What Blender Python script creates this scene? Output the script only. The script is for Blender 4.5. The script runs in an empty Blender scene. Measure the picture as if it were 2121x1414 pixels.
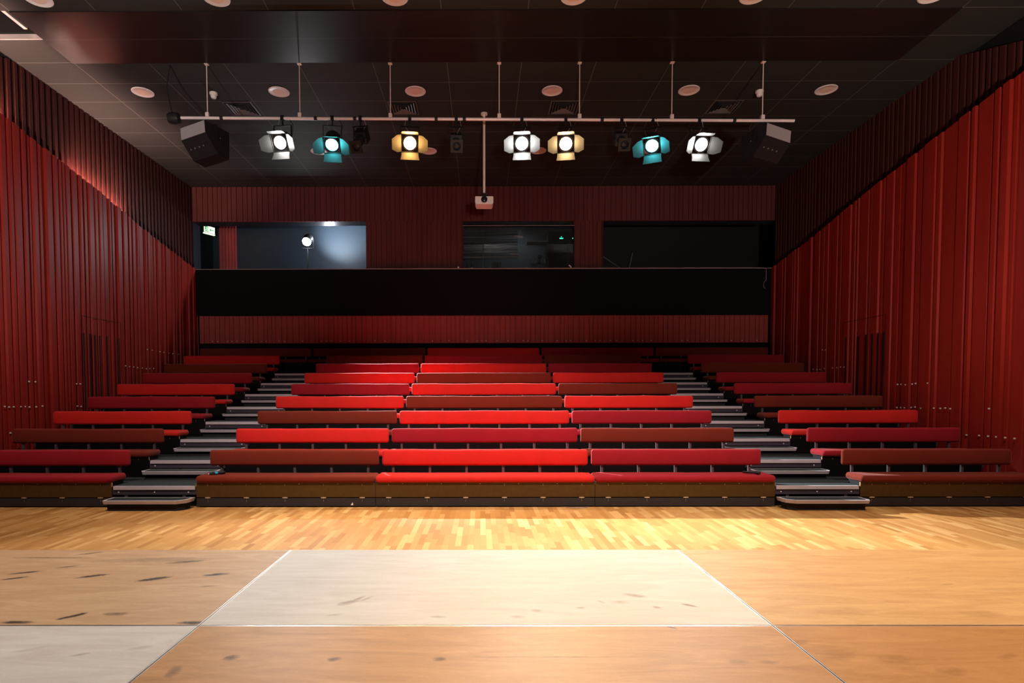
import bpy, bmesh, math, random
from mathutils import Matrix, Vector
R = math.radians
S = bpy.context.scene
COL = S.collection

# ------------------------------------------------------------------ camera
FPX, PPX, PPY = 1220.0, 993.1, 864.75          # focal length and principal point, px of 2121x1414
cam_d = bpy.data.cameras.new('camera'); cam = bpy.data.objects.new('camera', cam_d); COL.objects.link(cam)
cam_d.sensor_fit = 'HORIZONTAL'; cam_d.sensor_width = 36.0
cam_d.lens = FPX * 36.0 / 2121.0
cam_d.shift_x = (1060.5 - PPX) / 2121.0
cam_d.shift_y = (PPY - 707.0) / 2121.0
cam_d.clip_start = 0.05; cam_d.clip_end = 100
cam.matrix_world = (Matrix.Translation((-0.047, 0, 1.635)) @ Matrix.Rotation(0.0039, 4, 'Z')
                    @ Matrix.Rotation(math.pi / 2 - 0.041, 4, 'X') @ Matrix.Rotation(-0.0016, 4, 'Z'))
S.camera = cam

# ------------------------------------------------------------------ world, view, big lights
w = bpy.data.worlds.new('world'); S.world = w; w.use_nodes = True
w.node_tree.nodes['Background'].inputs[0].default_value = (1.0, 0.72, 0.6, 1)
w.node_tree.nodes['Background'].inputs[1].default_value = 0.05
S.view_settings.view_transform = 'Standard'; S.view_settings.look = 'None'
S.view_settings.exposure = 0.0; S.view_settings.gamma = 1.0
try:
    S.view_settings.use_curve_mapping = False
    S.cycles.use_denoising = True
    S.cycles.denoiser = 'OPENIMAGEDENOISE'
    S.cycles.max_bounces = 8; S.cycles.diffuse_bounces = 4; S.cycles.glossy_bounces = 3
    S.cycles.sample_clamp_indirect = 6.0
    S.cycles.caustics_reflective = False; S.cycles.caustics_refractive = False
    S.cycles.use_light_tree = True
except Exception:
    pass

def spot(name, loc, aim, watts, cone, blend=0.4, col=(1, 1, 1), radius=0.1, parent=None):
    l = bpy.data.lights.new(name, 'SPOT'); l.energy = watts; l.color = col
    l.spot_size = R(cone); l.spot_blend = blend; l.shadow_soft_size = radius
    o = bpy.data.objects.new(name, l); COL.objects.link(o)
    o.location = loc
    d = Vector(aim) - Vector(loc)
    o.rotation_euler = d.to_track_quat('-Z', 'Y').to_euler()
    return o

# unseen wash lights added out of view, brightening the seat fronts and tops
for x, aimx, wt in ((-5.2, -5.3, 1000), (-1.6, -1.1, 1700), (1.6, 1.1, 1700), (5.2, 5.3, 1050)):
    spot('added_wash', (x, 4.9, 7.2), (aimx, 9.4, 0.9), wt * 1.15, 72, 1.0, (1.0, 0.84, 0.72), 0.2)
# unseen fill spots added near the stage for upper walls, pipe, projector and ceiling
spot('added_fill_spot', (-4.2, 1.2, 2.6), (-7.9, 10.4, 6.9), 2500, 64, 1.0, (0.98, 0.95, 0.90), 0.15)
spot('added_fill_spot', (4.2, 1.2, 2.6), (7.9, 10.4, 6.6), 2100, 64, 1.0, (1.0, 0.86, 0.78), 0.15)
spot('added_fill_spot', (0.6, 0.8, 2.4), (0.2, 12.6, 6.2), 1500, 46, 1.0, (1.0, 0.86, 0.80), 0.15)

# ------------------------------------------------------------------ materials
MATS = {}
def new_mat(name):
    m = bpy.data.materials.new(name); m.use_nodes = True
    nt = m.node_tree; b = nt.nodes['Principled BSDF']
    return m, nt, b
def N(nt, t, **kw):
    n = nt.nodes.new(t)
    for k, v in kw.items(): setattr(n, k, v)
    return n
def L(nt, a, b): nt.links.new(a, b)
def math_(nt, op, a, b=None, c=None, clamp=False):
    n = nt.nodes.new('ShaderNodeMath'); n.operation = op; n.use_clamp = clamp
    for i, v in enumerate((a, b, c)):
        if v is None: continue
        if isinstance(v, (int, float)): n.inputs[i].default_value = v
        else: nt.links.new(v, n.inputs[i])
    return n.outputs[0]
def mix(nt, fac, a, b, blend='MIX'):
    n = nt.nodes.new('ShaderNodeMix'); n.data_type = 'RGBA'; n.blend_type = blend
    if isinstance(fac, (int, float)): n.inputs[0].default_value = fac
    else: nt.links.new(fac, n.inputs[0])
    for i, v in ((6, a), (7, b)):
        if isinstance(v, tuple): n.inputs[i].default_value = v + (1,) if len(v) == 3 else v
        else: nt.links.new(v, n.inputs[i])
    return n.outputs[2]
def noise(nt, vec, scale, detail=3, rough=0.55, dist=0.0):
    n = nt.nodes.new('ShaderNodeTexNoise'); n.inputs['Scale'].default_value = scale
    n.inputs['Detail'].default_value = detail; n.inputs['Roughness'].default_value = rough
    n.inputs['Distortion'].default_value = dist
    if vec is not None: nt.links.new(vec, n.inputs['Vector'])
    return n.outputs['Fac']
def mapping(nt, vec, scale=(1, 1, 1), rot=(0, 0, 0), loc=(0, 0, 0)):
    n = nt.nodes.new('ShaderNodeMapping'); nt.links.new(vec, n.inputs['Vector'])
    n.inputs['Scale'].default_value = scale; n.inputs['Rotation'].default_value = rot
    n.inputs['Location'].default_value = loc
    return n.outputs['Vector']
def objco(nt): return nt.nodes.new('ShaderNodeTexCoord').outputs['Object']
def bump(nt, b, h, strength, dist=0.01):
    n = nt.nodes.new('ShaderNodeBump'); n.inputs['Strength'].default_value = strength
    n.inputs['Distance'].default_value = dist
    nt.links.new(h, n.inputs['Height']); nt.links.new(n.outputs['Normal'], b.inputs['Normal'])

def plain(name, col, rough=0.5, metal=0.0, var=0.12, scale=8.0, emit=None, estr=0.0, spec=0.25):
    m, nt, b = new_mat(name)
    n = noise(nt, objco(nt), scale)
    lo = tuple(c * (1 - var) for c in col); hi = tuple(min(1, c * (1 + var)) for c in col)
    L(nt, mix(nt, n, lo, hi), b.inputs['Base Color'])
    b.inputs['Roughness'].default_value = rough; b.inputs['Metallic'].default_value = metal
    b.inputs['Specular IOR Level'].default_value = spec
    if emit:
        b.inputs['Emission Color'].default_value = emit + (1,); b.inputs['Emission Strength'].default_value = estr
    MATS[name] = m
    return m

def fabric(name, col):
    m, nt, b = new_mat(name)
    v = objco(nt)
    n1 = noise(nt, v, 5.0, 3); n2 = noise(nt, v, 260.0, 2)
    c = mix(nt, n1, tuple(k * 0.86 for k in col), tuple(k * 1.12 for k in col))
    c = mix(nt, math_(nt, 'MULTIPLY', n2, 0.35), c, tuple(k * 0.5 for k in col))
    L(nt, c, b.inputs['Base Color'])
    b.inputs['Roughness'].default_value = 0.85; b.inputs['Specular IOR Level'].default_value = 0.15
    b.inputs['Sheen Weight'].default_value = 0.22; b.inputs['Sheen Roughness'].default_value = 0.4
    b.inputs['Sheen Tint'].default_value = (1.0, 0.6, 0.55, 1)
    bump(nt, b, n2, 0.25, 0.002)
    MATS[name] = m
fabric('red', (0.64, 0.022, 0.018))
fabric('crimson', (0.32, 0.011, 0.021))
fabric('rust', (0.175, 0.022, 0.011))

def painted_wall(name, col, rough=0.42):
    m, nt, b = new_mat(name)
    v = objco(nt)
    n1 = noise(nt, mapping(nt, v, (3, 3, 0.35)), 2.0, 4)
    n2 = noise(nt, mapping(nt, v, (9, 9, 0.12)), 3.0, 2)
    c = mix(nt, n1, tuple(k * 0.72 for k in col), tuple(k * 1.25 for k in col))
    c = mix(nt, math_(nt, 'MULTIPLY', n2, 0.4), c, tuple(k * 0.7 for k in col))
    L(nt, c, b.inputs['Base Color']); b.inputs['Roughness'].default_value = rough
    b.inputs['Specular IOR Level'].default_value = 0.14
    MATS[name] = m
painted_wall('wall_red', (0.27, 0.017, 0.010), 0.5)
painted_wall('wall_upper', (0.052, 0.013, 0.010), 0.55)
painted_wall('wall_band', (0.36, 0.065, 0.06), 0.55)
painted_wall('wall_maroon', (0.11, 0.028, 0.027), 0.6)
plain('screw', (0.75, 0.72, 0.70), 0.4)
plain('black_paint', (0.010, 0.009, 0.009), 0.6)
plain('black_void', (0.004, 0.004, 0.004), 0.9)
plain('parapet_black', (0.0035, 0.003, 0.003), 0.7, spec=0.12)
plain('balcony_blue', (0.020, 0.030, 0.042), 0.55, scale=3)
plain('pale_line', (0.35, 0.26, 0.25), 0.5)
plain('fascia_brown', (0.070, 0.036, 0.010), 0.38, scale=14, var=0.3)
plain('kick_panel', (0.028, 0.026, 0.030), 0.35, scale=10)
plain('panel_black', (0.0035, 0.003, 0.0035), 0.6, spec=0.12)
plain('raw_ply', (0.55, 0.36, 0.2), 0.6)
plain('post_grey', (0.10, 0.085, 0.095), 0.4, 0.3)
plain('nosing', (0.52, 0.47, 0.52), 0.4, 0.1)
plain('beam_purple', (0.045, 0.038, 0.055), 0.45)
plain('carpet', (0.024, 0.031, 0.033), 0.95, scale=160, var=0.6)
plain('carpet_dark', (0.018, 0.018, 0.020), 0.95, scale=180, var=0.6)
plain('bracket', (0.55, 0.5, 0.45), 0.35, 0.6)
plain('alu', (0.72, 0.70, 0.68), 0.28, 0.7)
plain('steel_dark', (0.018, 0.018, 0.020), 0.5, 0.3)
plain('pipe_pale', (0.80, 0.64, 0.62), 0.35, 0.1)
plain('lamp_black', (0.016, 0.015, 0.016), 0.42, 0.2)
plain('barn_grey', (0.020, 0.020, 0.020), 0.6, spec=0.2)
plain('barn_pale', (0.020, 0.020, 0.020), 0.6, spec=0.2)
plain('clip_white', (0.75, 0.73, 0.72), 0.4)
plain('speaker_black', (0.012, 0.011, 0.012), 0.5)
plain('speaker_rear_lit', (0.32, 0.28, 0.29), 0.55)  # paler than the cabinet: light on the rear face is in this colour
plain('speaker_cream', (0.80, 0.60, 0.50), 0.6, scale=40, var=0.1)
plain('plastic_white', (0.78, 0.72, 0.70), 0.4)
plain('lens_dark', (0.02, 0.02, 0.025), 0.08)
plain('cable_black', (0.015, 0.014, 0.014), 0.5)
plain('mic_black', (0.012, 0.012, 0.013), 0.4)
plain('mic_blue', (0.02, 0.30, 0.62), 0.4)
plain('booth_grey', (0.06, 0.065, 0.07), 0.6)
plain('booth_pale', (0.20, 0.20, 0.20), 0.5)
plain('led_green', (0.0, 0.5, 0.25), 0.4, emit=(0.05, 1.0, 0.45), estr=6.0)
plain('exit_green', (0.05, 0.4, 0.15), 0.4, emit=(0.08, 0.55, 0.2), estr=0.5)
plain('exit_white', (0.9, 1.0, 0.85), 0.4, emit=(0.78, 1.0, 0.72), estr=1.2)
plain('tape_white', (0.72, 0.70, 0.74), 0.6)

def emit_mat(name, col, strength):
    m, nt, b = new_mat(name)
    b.inputs['Base Color'].default_value = (0.8, 0.8, 0.8, 1)
    b.inputs['Emission Color'].default_value = col + (1,); b.inputs['Emission Strength'].default_value = strength
    MATS[name] = m
emit_mat('lens_white', (1.0, 0.96, 0.90), 260)
emit_mat('lens_hot', (1.0, 0.97, 0.92), 470)
emit_mat('lens_orange', (1.0, 0.62, 0.27), 400)
emit_mat('lens_amber', (1.0, 0.50, 0.13), 420)
emit_mat('lens_teal', (0.05, 0.85, 0.95), 210)
emit_mat('lens_teal_core', (0.75, 1.0, 1.0), 60)
emit_mat('lens_balcony', (0.92, 0.96, 1.0), 600)
emit_mat('cove_tube', (1.0, 0.58, 0.48), 650.0)

def glass_mat():
    m, nt, b = new_mat('booth_glass')
    out = nt.nodes['Material Output']
    g = N(nt, 'ShaderNodeBsdfGlossy'); g.inputs['Roughness'].default_value = 0.02
    g.inputs['Color'].default_value = (0.9, 0.93, 0.95, 1)
    t = N(nt, 'ShaderNodeBsdfTransparent'); t.inputs['Color'].default_value = (0.82, 0.86, 0.86, 1)
    f = N(nt, 'ShaderNodeFresnel'); f.inputs['IOR'].default_value = 1.6
    mx = N(nt, 'ShaderNodeMixShader')
    L(nt, f.outputs[0], mx.inputs[0]); L(nt, t.outputs[0], mx.inputs[1]); L(nt, g.outputs[0], mx.inputs[2])
    L(nt, mx.outputs[0], out.inputs['Surface'])
    MATS['booth_glass'] = m
glass_mat()

def parquet():
    m, nt, b = new_mat('parquet')
    v = objco(nt)
    sx = N(nt, 'ShaderNodeSeparateXYZ'); L(nt, v, sx.inputs[0])
    strip = math_(nt, 'FLOOR', math_(nt, 'DIVIDE', sx.outputs[0], 0.068))
    wn = N(nt, 'ShaderNodeTexWhiteNoise', noise_dimensions='1D'); L(nt, strip, wn.inputs['W'])
    yy = math_(nt, 'ADD', sx.outputs[1], math_(nt, 'MULTIPLY', wn.outputs[0], 3.7))
    yd = math_(nt, 'DIVIDE', yy, 0.46)
    board = math_(nt, 'FLOOR', yd)
    cv = N(nt, 'ShaderNodeCombineXYZ'); L(nt, strip, cv.inputs[0]); L(nt, board, cv.inputs[1])
    wn2 = N(nt, 'ShaderNodeTexWhiteNoise', noise_dimensions='2D'); L(nt, cv.outputs[0], wn2.inputs['Vector'])
    ramp = N(nt, 'ShaderNodeValToRGB')
    cr = ramp.color_ramp
    cr.elements[0].position = 0.0; cr.elements[0].color = (0.41, 0.178, 0.046, 1)
    cr.elements[1].position = 1.0; cr.elements[1].color = (0.78, 0.46, 0.180, 1)
    e = cr.elements.new(0.18); e.color = (0.51, 0.238, 0.068, 1)
    e = cr.elements.new(0.75); e.color = (0.62, 0.325, 0.106, 1)
    L(nt, wn2.outputs[0], ramp.inputs[0])
    gv = mapping(nt, v, (38, 2.2, 1))
    g = noise(nt, gv, 3.0, 4, 0.6, 0.6)
    c = mix(nt, math_(nt, 'MULTIPLY', g, 0.55), ramp.outputs[0], (0.36, 0.17, 0.05))
    fx = math_(nt, 'FRACT', math_(nt, 'DIVIDE', sx.outputs[0], 0.068))
    gap = math_(nt, 'LESS_THAN', fx, 0.018)
    gap2 = math_(nt, 'LESS_THAN', math_(nt, 'FRACT', yd), 0.005)
    gp = math_(nt, 'MAXIMUM', gap, gap2)
    c = mix(nt, math_(nt, 'MULTIPLY', gp, 0.6), c, (0.18, 0.08, 0.03))
    L(nt, c, b.inputs['Base Color'])
    b.inputs['Roughness'].default_value = 0.5
    b.inputs['Specular IOR Level'].default_value = 0.2
    MATS['parquet'] = m
parquet()

def ceiling_mat():
    m, nt, b = new_mat('ceiling_tile')
    v = objco(nt)
    sx = N(nt, 'ShaderNodeSeparateXYZ'); L(nt, v, sx.inputs[0])
    fx = math_(nt, 'FRACT', math_(nt, 'DIVIDE', math_(nt, 'ADD', sx.outputs[0], 7.28 + 13.236), 1.3236))
    fy = math_(nt, 'FRACT', math_(nt, 'DIVIDE', math_(nt, 'ADD', sx.outputs[1], -10.65 + 70.3), 0.703))
    gx = math_(nt, 'LESS_THAN', fx, 0.010); gy = math_(nt, 'LESS_THAN', fy, 0.020)
    g = math_(nt, 'MAXIMUM', gx, gy)
    n = noise(nt, mapping(nt, v, (3, 30, 1)), 3.0, 4)
    c = mix(nt, n, (0.024, 0.024, 0.0225), (0.036, 0.036, 0.034))
    c = mix(nt, g, c, (0.11, 0.105, 0.10))
    L(nt, c, b.inputs['Base Color']); b.inputs['Roughness'].default_value = 0.75; b.inputs['Specular IOR Level'].default_value = 0.15
    MATS['ceiling_tile'] = m
ceiling_mat()

def band_mat():
    m, nt, b = new_mat('ceiling_band')
    v = objco(nt)
    sx = N(nt, 'ShaderNodeSeparateXYZ'); L(nt, v, sx.inputs[0])
    d = math_(nt, 'ABSOLUTE', math_(nt, 'SUBTRACT', sx.outputs[1], 9.945))
    g = math_(nt, 'LESS_THAN', d, 0.007)
    c = mix(nt, g, (0.016, 0.012, 0.012), (0.05, 0.045, 0.045))
    L(nt, c, b.inputs['Base Color']); b.inputs['Roughness'].default_value = 0.28
    MATS['ceiling_band'] = m
band_mat()

def plywood(name, c0, c1, stains=(), scol=(0.10, 0.055, 0.03), grainrot=0.0, rough=0.5, smear=None, fine=0.5):
    """board colour with plywood figure plus stains (x, y, rx, ry, rot, strength) in the board's own space"""
    m, nt, b = new_mat(name)
    v = objco(nt)
    gv = mapping(nt, v, (1.2, 6.5, 1), (0, 0, grainrot))
    n1 = noise(nt, gv, 1.6, 6, 0.62, 1.4)
    n2 = noise(nt, mapping(nt, v, (9, 60, 1), (0, 0, grainrot)), 2.0, 5, 0.65, 1.0)
    n3 = noise(nt, v, 0.9, 3)
    n1 = math_(nt, 'MULTIPLY_ADD', math_(nt, 'SUBTRACT', n1, .5), 2.6, .5, clamp=True)
    c = mix(nt, n1, c0, c1)
    n4 = noise(nt, mapping(nt, v, (2.2, 5, 1), (0, 0, grainrot)), 2.4, 8, 0.7, 2.6)
    ln = math_(nt, 'SUBTRACT', 1.0, math_(nt, 'MULTIPLY', math_(nt, 'ABSOLUTE', math_(nt, 'SUBTRACT', math_(nt, 'FRACT', math_(nt, 'MULTIPLY', n4, 9.0)), .5)), 7.0), clamp=True)
    c = mix(nt, math_(nt, 'MULTIPLY', ln, .16), c, tuple(min(1, k * 1.45 + .02) for k in c1))
    c = mix(nt, math_(nt, 'MULTIPLY', math_(nt, 'POWER', n2, 2.0), fine), c, tuple(k * 0.55 for k in c0))
    c = mix(nt, math_(nt, 'MULTIPLY', n3, 0.35), c, tuple(min(1, k * 1.1) for k in c1))
    sx = N(nt, 'ShaderNodeSeparateXYZ'); L(nt, v, sx.inputs[0])
    sn = noise(nt, v, 26.0, 4, 0.7)
    tot = None
    for (x, y, rx, ry, rot, st) in stains:
        dx = math_(nt, 'SUBTRACT', sx.outputs[0], x); dy = math_(nt, 'SUBTRACT', sx.outputs[1], y)
        ca, sa = math.cos(rot), math.sin(rot)
        u = math_(nt, 'ADD', math_(nt, 'MULTIPLY', dx, ca / rx), math_(nt, 'MULTIPLY', dy, sa / rx))
        q = math_(nt, 'ADD', math_(nt, 'MULTIPLY', dx, -sa / ry), math_(nt, 'MULTIPLY', dy, ca / ry))
        r2 = math_(nt, 'ADD', math_(nt, 'MULTIPLY', u, u), math_(nt, 'MULTIPLY', q, q))
        k = math_(nt, 'SUBTRACT', math_(nt, 'ADD', 0.10, math_(nt, 'MULTIPLY', sn, 1.3)), math_(nt, 'MULTIPLY', r2, .6), clamp=True)
        k = math_(nt, 'MULTIPLY', math_(nt, 'MULTIPLY', k, math_(nt, 'ADD', 0.25, n2)), st * 1.5, clamp=True)
        tot = k if tot is None else math_(nt, 'MAXIMUM', tot, k)
    if tot is not None: c = mix(nt, tot, c, scol)
    L(nt, c, b.inputs['Base Color']); b.inputs['Roughness'].default_value = rough
    b.inputs['Specular IOR Level'].default_value = 0.08
    bump(nt, b, n2, 0.12, 0.002)
    MATS[name] = m

# ------------------------------------------------------------------ mesh helpers
class MB:
    def __init__(s): s.v = []; s.f = []; s.m = []; s.M = Matrix.Identity(4)
    def add(s, vs, fs, mi=0):
        n = len(s.v)
        s.v += [tuple(s.M @ Vector(p)) for p in vs]
        s.f += [tuple(n + i for i in f) for f in fs]; s.m += [mi] * len(fs)
        return s
    def box(s, x0, x1, y0, y1, z0, z1, mi=0):
        vs = [(x, y, z) for z in (z0, z1) for y in (y0, y1) for x in (x0, x1)]
        return s.add(vs, [(0, 2, 3, 1), (4, 5, 7, 6), (0, 1, 5, 4), (2, 6, 7, 3), (0, 4, 6, 2), (1, 3, 7, 5)], mi)
    def prism(s, poly, z0, z1, mi=0):
        n = len(poly)
        vs = [(x, y, z0) for x, y in poly] + [(x, y, z1) for x, y in poly]
        fs = [tuple(range(n - 1, -1, -1)), tuple(range(n, 2 * n))]
        fs += [(i, (i + 1) % n, n + (i + 1) % n, n + i) for i in range(n)]
        return s.add(vs, fs, mi)
    def frustum(s, a, b, mi=0):
        n = len(a)
        fs = [tuple(range(n - 1, -1, -1)), tuple(range(n, 2 * n))]
        fs += [(i, (i + 1) % n, n + (i + 1) % n, n + i) for i in range(n)]
        return s.add(list(a) + list(b), fs, mi)
    def tube(s, pts, r, n=8, mi=0, cap=True):
        pts = [Vector(p) for p in pts]; rs = r if isinstance(r, (list, tuple)) else [r] * len(pts)
        vs = []; fs = []
        up0 = None
        for i, p in enumerate(pts):
            t = (pts[min(i + 1, len(pts) - 1)] - pts[max(i - 1, 0)]).normalized()
            if up0 is None:
                up0 = Vector((0, 0, 1)) if abs(t.z) < 0.9 else Vector((1, 0, 0))
            a = (up0 - t * up0.dot(t))
            if a.length < 1e-5: a = Vector((1, 0, 0)) - t * t.x
            a.normalize(); up0 = a; bb = t.cross(a)
            for k in range(n):
                th = 2 * math.pi * k / n
                vs.append(p + (a * math.cos(th) + bb * math.sin(th)) * rs[i])
        for i in range(len(pts) - 1):
            for k in range(n):
                fs.append((i * n + k, i * n + (k + 1) % n, (i + 1) * n + (k + 1) % n, (i + 1) * n + k))
        if cap:
            fs.append(tuple(range(n - 1, -1, -1))); e = (len(pts) - 1) * n
            fs.append(tuple(e + k for k in range(n)))
        return s.add(vs, fs, mi)
    def lathe(s, prof, n=24, axis='Y', mi=0):
        """prof: (radius, along) pairs"""
        vs = []; fs = []
        for r, a in prof:
            for k in range(n):
                th = 2 * math.pi * k / n; c, d = r * math.cos(th), r * math.sin(th)
                vs.append((c, a, d) if axis == 'Y' else (c, d, a) if axis == 'Z' else (a, c, d))
        for i in range(len(prof) - 1):
            for k in range(n):
                fs.append((i * n + k, i * n + (k + 1) % n, (i + 1) * n + (k + 1) % n, (i + 1) * n + k))
        fs.append(tuple(range(n - 1, -1, -1))); e = (len(prof) - 1) * n
        fs.append(tuple(e + k for k in range(n)))
        return s.add(vs, fs, mi)
    def mesh(s, name, mats, smooth=None):
        me = bpy.data.meshes.new(name); me.from_pydata(s.v, [], s.f)
        for m in mats: me.materials.append(MATS[m])
        me.polygons.foreach_set('material_index', s.m)
        bm = bmesh.new(); bm.from_mesh(me)
        bmesh.ops.recalc_face_normals(bm, faces=bm.faces)
        bm.to_mesh(me); bm.free()
        if smooth is not None:
            me.polygons.foreach_set('use_smooth', [True] * len(me.polygons))
            try: me.set_sharp_from_angle(angle=R(smooth))
            except Exception: pass
        me.update()
        return me
    def build(s, name, mats, parent=None, smooth=None, loc=None):
        if isinstance(mats, str): mats = [mats]
        o = bpy.data.objects.new(name, s.mesh(name, mats, smooth)); COL.objects.link(o)
        if parent: o.parent = parent
        if loc: o.location = loc
        return o
def tag(o, label, cat, group=None):
    o['label'] = label; o['category'] = cat
    if group: o['group'] = group
    return o
def thing(name, label, cat, loc=(0, 0, 0), rz=0.0, group=None):
    o = bpy.data.objects.new(name, None); COL.objects.link(o)
    o.empty_display_size = 0.1
    o.location = loc; o.rotation_euler = (0, 0, rz)
    return tag(o, label, cat, group)
def struct(o): o['kind'] = 'structure'; return o
def inst(src, name, parent, loc=None):
    o = src.copy(); o.name = name; COL.objects.link(o); o.parent = parent
    if loc: o.location = loc
    return o

# ------------------------------------------------------------------ dimensions
ZC = 7.5                       # ceiling
def YF(i): return 8.45 + 0.961 * (i - 1)      # front of platform i
def ZT(i): return 0.30 + 0.265 * (i - 1)      # top of platform i
LIP = [(-2.5, 8.1), (7.0, 6.72), (9.05, 6.46), (10.4, 6.26), (11.2, 6.11), (12.5, 5.90), (14.25, 5.53), (16.70, 5.13)]
def lip(y):
    for (a, za), (b, zb) in zip(LIP, LIP[1:]):
        if y <= b: return za + (zb - za) * (y - a) / (b - a)
    return LIP[-1][1]

# ------------------------------------------------------------------ floor, ceiling
mb = MB(); mb.box(-9.0, 9.0, -3, 17.4, -0.12, 0.0)
struct(mb.build('floor', 'parquet'))
# ceiling with the open hatch bay at the left front
hx0, hx1, hy0, hy1 = -8.45, -7.28, 9.244, 9.945
mb = MB()
mb.box(-9.0, hx0, -3, 17.6, ZC, ZC + 0.1)
mb.box(hx1, 9.0, -3, 17.6, ZC, ZC + 0.1)
mb.box(hx0, hx1, -3, hy0, ZC, ZC + 0.1)
mb.box(hx0, hx1, hy1, 17.6, ZC, ZC + 0.1)
struct(mb.build('ceiling', 'ceiling_tile'))
mb = MB(); mb.box(hx0 - .05, hx1 + .05, hy0 - .05, hy1 + .05, ZC + 0.9, ZC + 0.95)
mb.box(hx0 - .05, hx0, hy0, hy1, ZC + .1, ZC + .9); mb.box(hx1, hx1 + .05, hy0, hy1, ZC + .1, ZC + .9)
mb.box(hx0, hx1, hy0 - .05, hy0, ZC + .1, ZC + .9); mb.box(hx0, hx1, hy1, hy1 + .05, ZC + .1, ZC + .9)
struct(mb.build('trim_1', 'black_paint'))
mb = MB(); mb.box(hx0, hx1, hy1 - .022, hy1 + .002, ZC - .02, ZC + .06)
struct(mb.build('trim_2', 'alu'))
h = thing('lighting_track', 'grey metal track inside the open ceiling hatch', 'track', (-7.5, hy0 + .02, ZC + .1))
mb = MB(); mb.box(-.03, .03, 0, hy1 - hy0 - .1, .0, .05); mb.build('rail', 'alu', h)
mb = MB(); mb.tube([(-.35, .1, .75), (-.35, .1, .2), (-.36, .5, .2), (-.36, .5, .75)], .012, 6); mb.build('hanger', 'steel_dark', h)
# glossy dark panels crossing the ceiling
mb = MB(); mb.box(-7.28, 7.28, 9.244, 10.65, ZC - 0.02, ZC - 0.001)
struct(mb.build('ceiling_panel', 'ceiling_band'))

# ------------------------------------------------------------------ corrugated walls
def profile(a, b, rnd, highs, lows, slope, depth, vary=0.0):
    """ribbed section: list of (along, out)"""
    pts = [(a, 0.0)]; y = a
    while y < b - 0.02:
        h = rnd.choice(highs); l = rnd.choice(lows); d = depth * (1 - vary * rnd.choice((0, 0, .35, .6, 1)))
        pts += [(y + l, 0.0), (y + l + slope, d), (y + l + slope + h, d), (y + l + 2 * slope + h, 0.0)]
        y += l + 2 * slope + h
    pts = [p for p in pts if p[0] < b] + [(b, 0.0)]
    return pts
def ribbed_x(name, side, xb, a, b, z0f, z1f, seed, mat, highs, lows, slope=.014, depth=.045, back=.06, screws=(), vary=.0):
    """ribbed sheet in a plane of constant x, ribs pointing into the hall"""
    rnd = random.Random(seed); pts = profile(a, b, rnd, highs, lows, slope, depth, vary)
    mb = MB(); n = len(pts); vs = []; fs = []
    for y, d in pts:
        x = side * (xb - d); vs += [(x, y, z0f(y)), (x, y, z1f(y)), (side * (xb + back), y, z0f(y)), (side * (xb + back), y, z1f(y))]
    for i in range(n - 1):
        q, r = 4 * i, 4 * i + 4
        fs += [(q, r, r + 1, q + 1), (q + 1, r + 1, r + 3, q + 3), (q + 2, q + 3, r + 3, r + 2), (q, q + 2, r + 2, r)]
    fs += [(0, 1, 3, 2), (4 * n - 4, 4 * n - 2, 4 * n - 1, 4 * n - 3)]
    mb.add(vs, fs, 0)
    for y, z in screws:
        mb.box(min(side * (xb - depth - .006), side * (xb - depth + .01)), max(side * (xb - depth - .006), side * (xb - depth + .01)), y - .011, y + .011, z - .011, z + .011, 1)
    return struct(mb.build(name, [mat, 'screw']))
SCREW_L = [(9.86, 1.43), (9.95, 1.42), (10.05, 1.42), (10.2, 1.42), (10.3, 1.42), (10.4, 1.41), (10.56, 1.41), (10.71, 1.42), (10.41, 1.86), (10.56, 1.86), (11.63, 1.84), (11.74, 1.84), (11.64, 1.4), (11.75, 1.39), (13.26, 2.27), (13.4, 2.26), (13.57, 2.26), (13.72, 2.25), (13.9, 2.25), (14.08, 2.24), (14.22, 2.25), (14.39, 2.26), (14.14, 2.7), (14.34, 2.7), (14.69, 2.69), (14.87, 2.68), (15.12, 2.68), (15.31, 2.68), (15.58, 2.68), (9.96, .98)]
SCREW_R = [(11.53, 1.8), (11.43, 1.8), (11.31, 1.79), (11.14, 1.8), (11.05, 1.81), (10.75, 1.81), (11.53, 1.35), (11.42, 1.35), (11.32, 1.35), (11.15, 1.36), (11.05, 1.37), (10.9, 1.35), (10.59, 1.36), (10.44, 1.36), (10.33, 1.37), (10.22, 1.36), (9.44, 1.38), (9.86, .93), (9.61, .94), (9.44, .94), (9.29, .94), (9.13, .94), (8.97, .94), (14.46, 2.21), (14.31, 2.2), (14.17, 2.2), (13.99, 2.21), (13.67, 2.21), (13.5, 2.21), (13.36, 2.22), (13.23, 2.21), (14.09, 2.66), (13.97, 2.65)]
HI, LO = (.04, .06, .07, .09, .13), (.02, .03, .045, .06)
HI2, LO2 = (.04, .06, .08, .12, .20, .26), (.015, .02, .03, .05)
ribbed_x('wall_left', -1, 8.10, -2.5, 16.74, lambda y: 0.0, lip, 3, 'wall_red', HI, LO, screws=SCREW_L, vary=.75)
ribbed_x('wall_right', 1, 8.10, -2.5, 16.74, lambda y: 0.0, lip, 8, 'wall_red', HI2, LO2, screws=SCREW_R, vary=.8)
def utop(y): return ZC if y >= 10.55 else max(6.0, ZC - 0.37 * (10.55 - y))
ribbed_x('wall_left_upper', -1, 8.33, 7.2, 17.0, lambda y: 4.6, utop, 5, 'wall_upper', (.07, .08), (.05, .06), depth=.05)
ribbed_x('wall_right_upper', 1, 8.33, 7.2, 17.0, lambda y: 4.6, utop, 9, 'wall_upper', (.05, .07, .1), (.03, .05), depth=.05)
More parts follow.
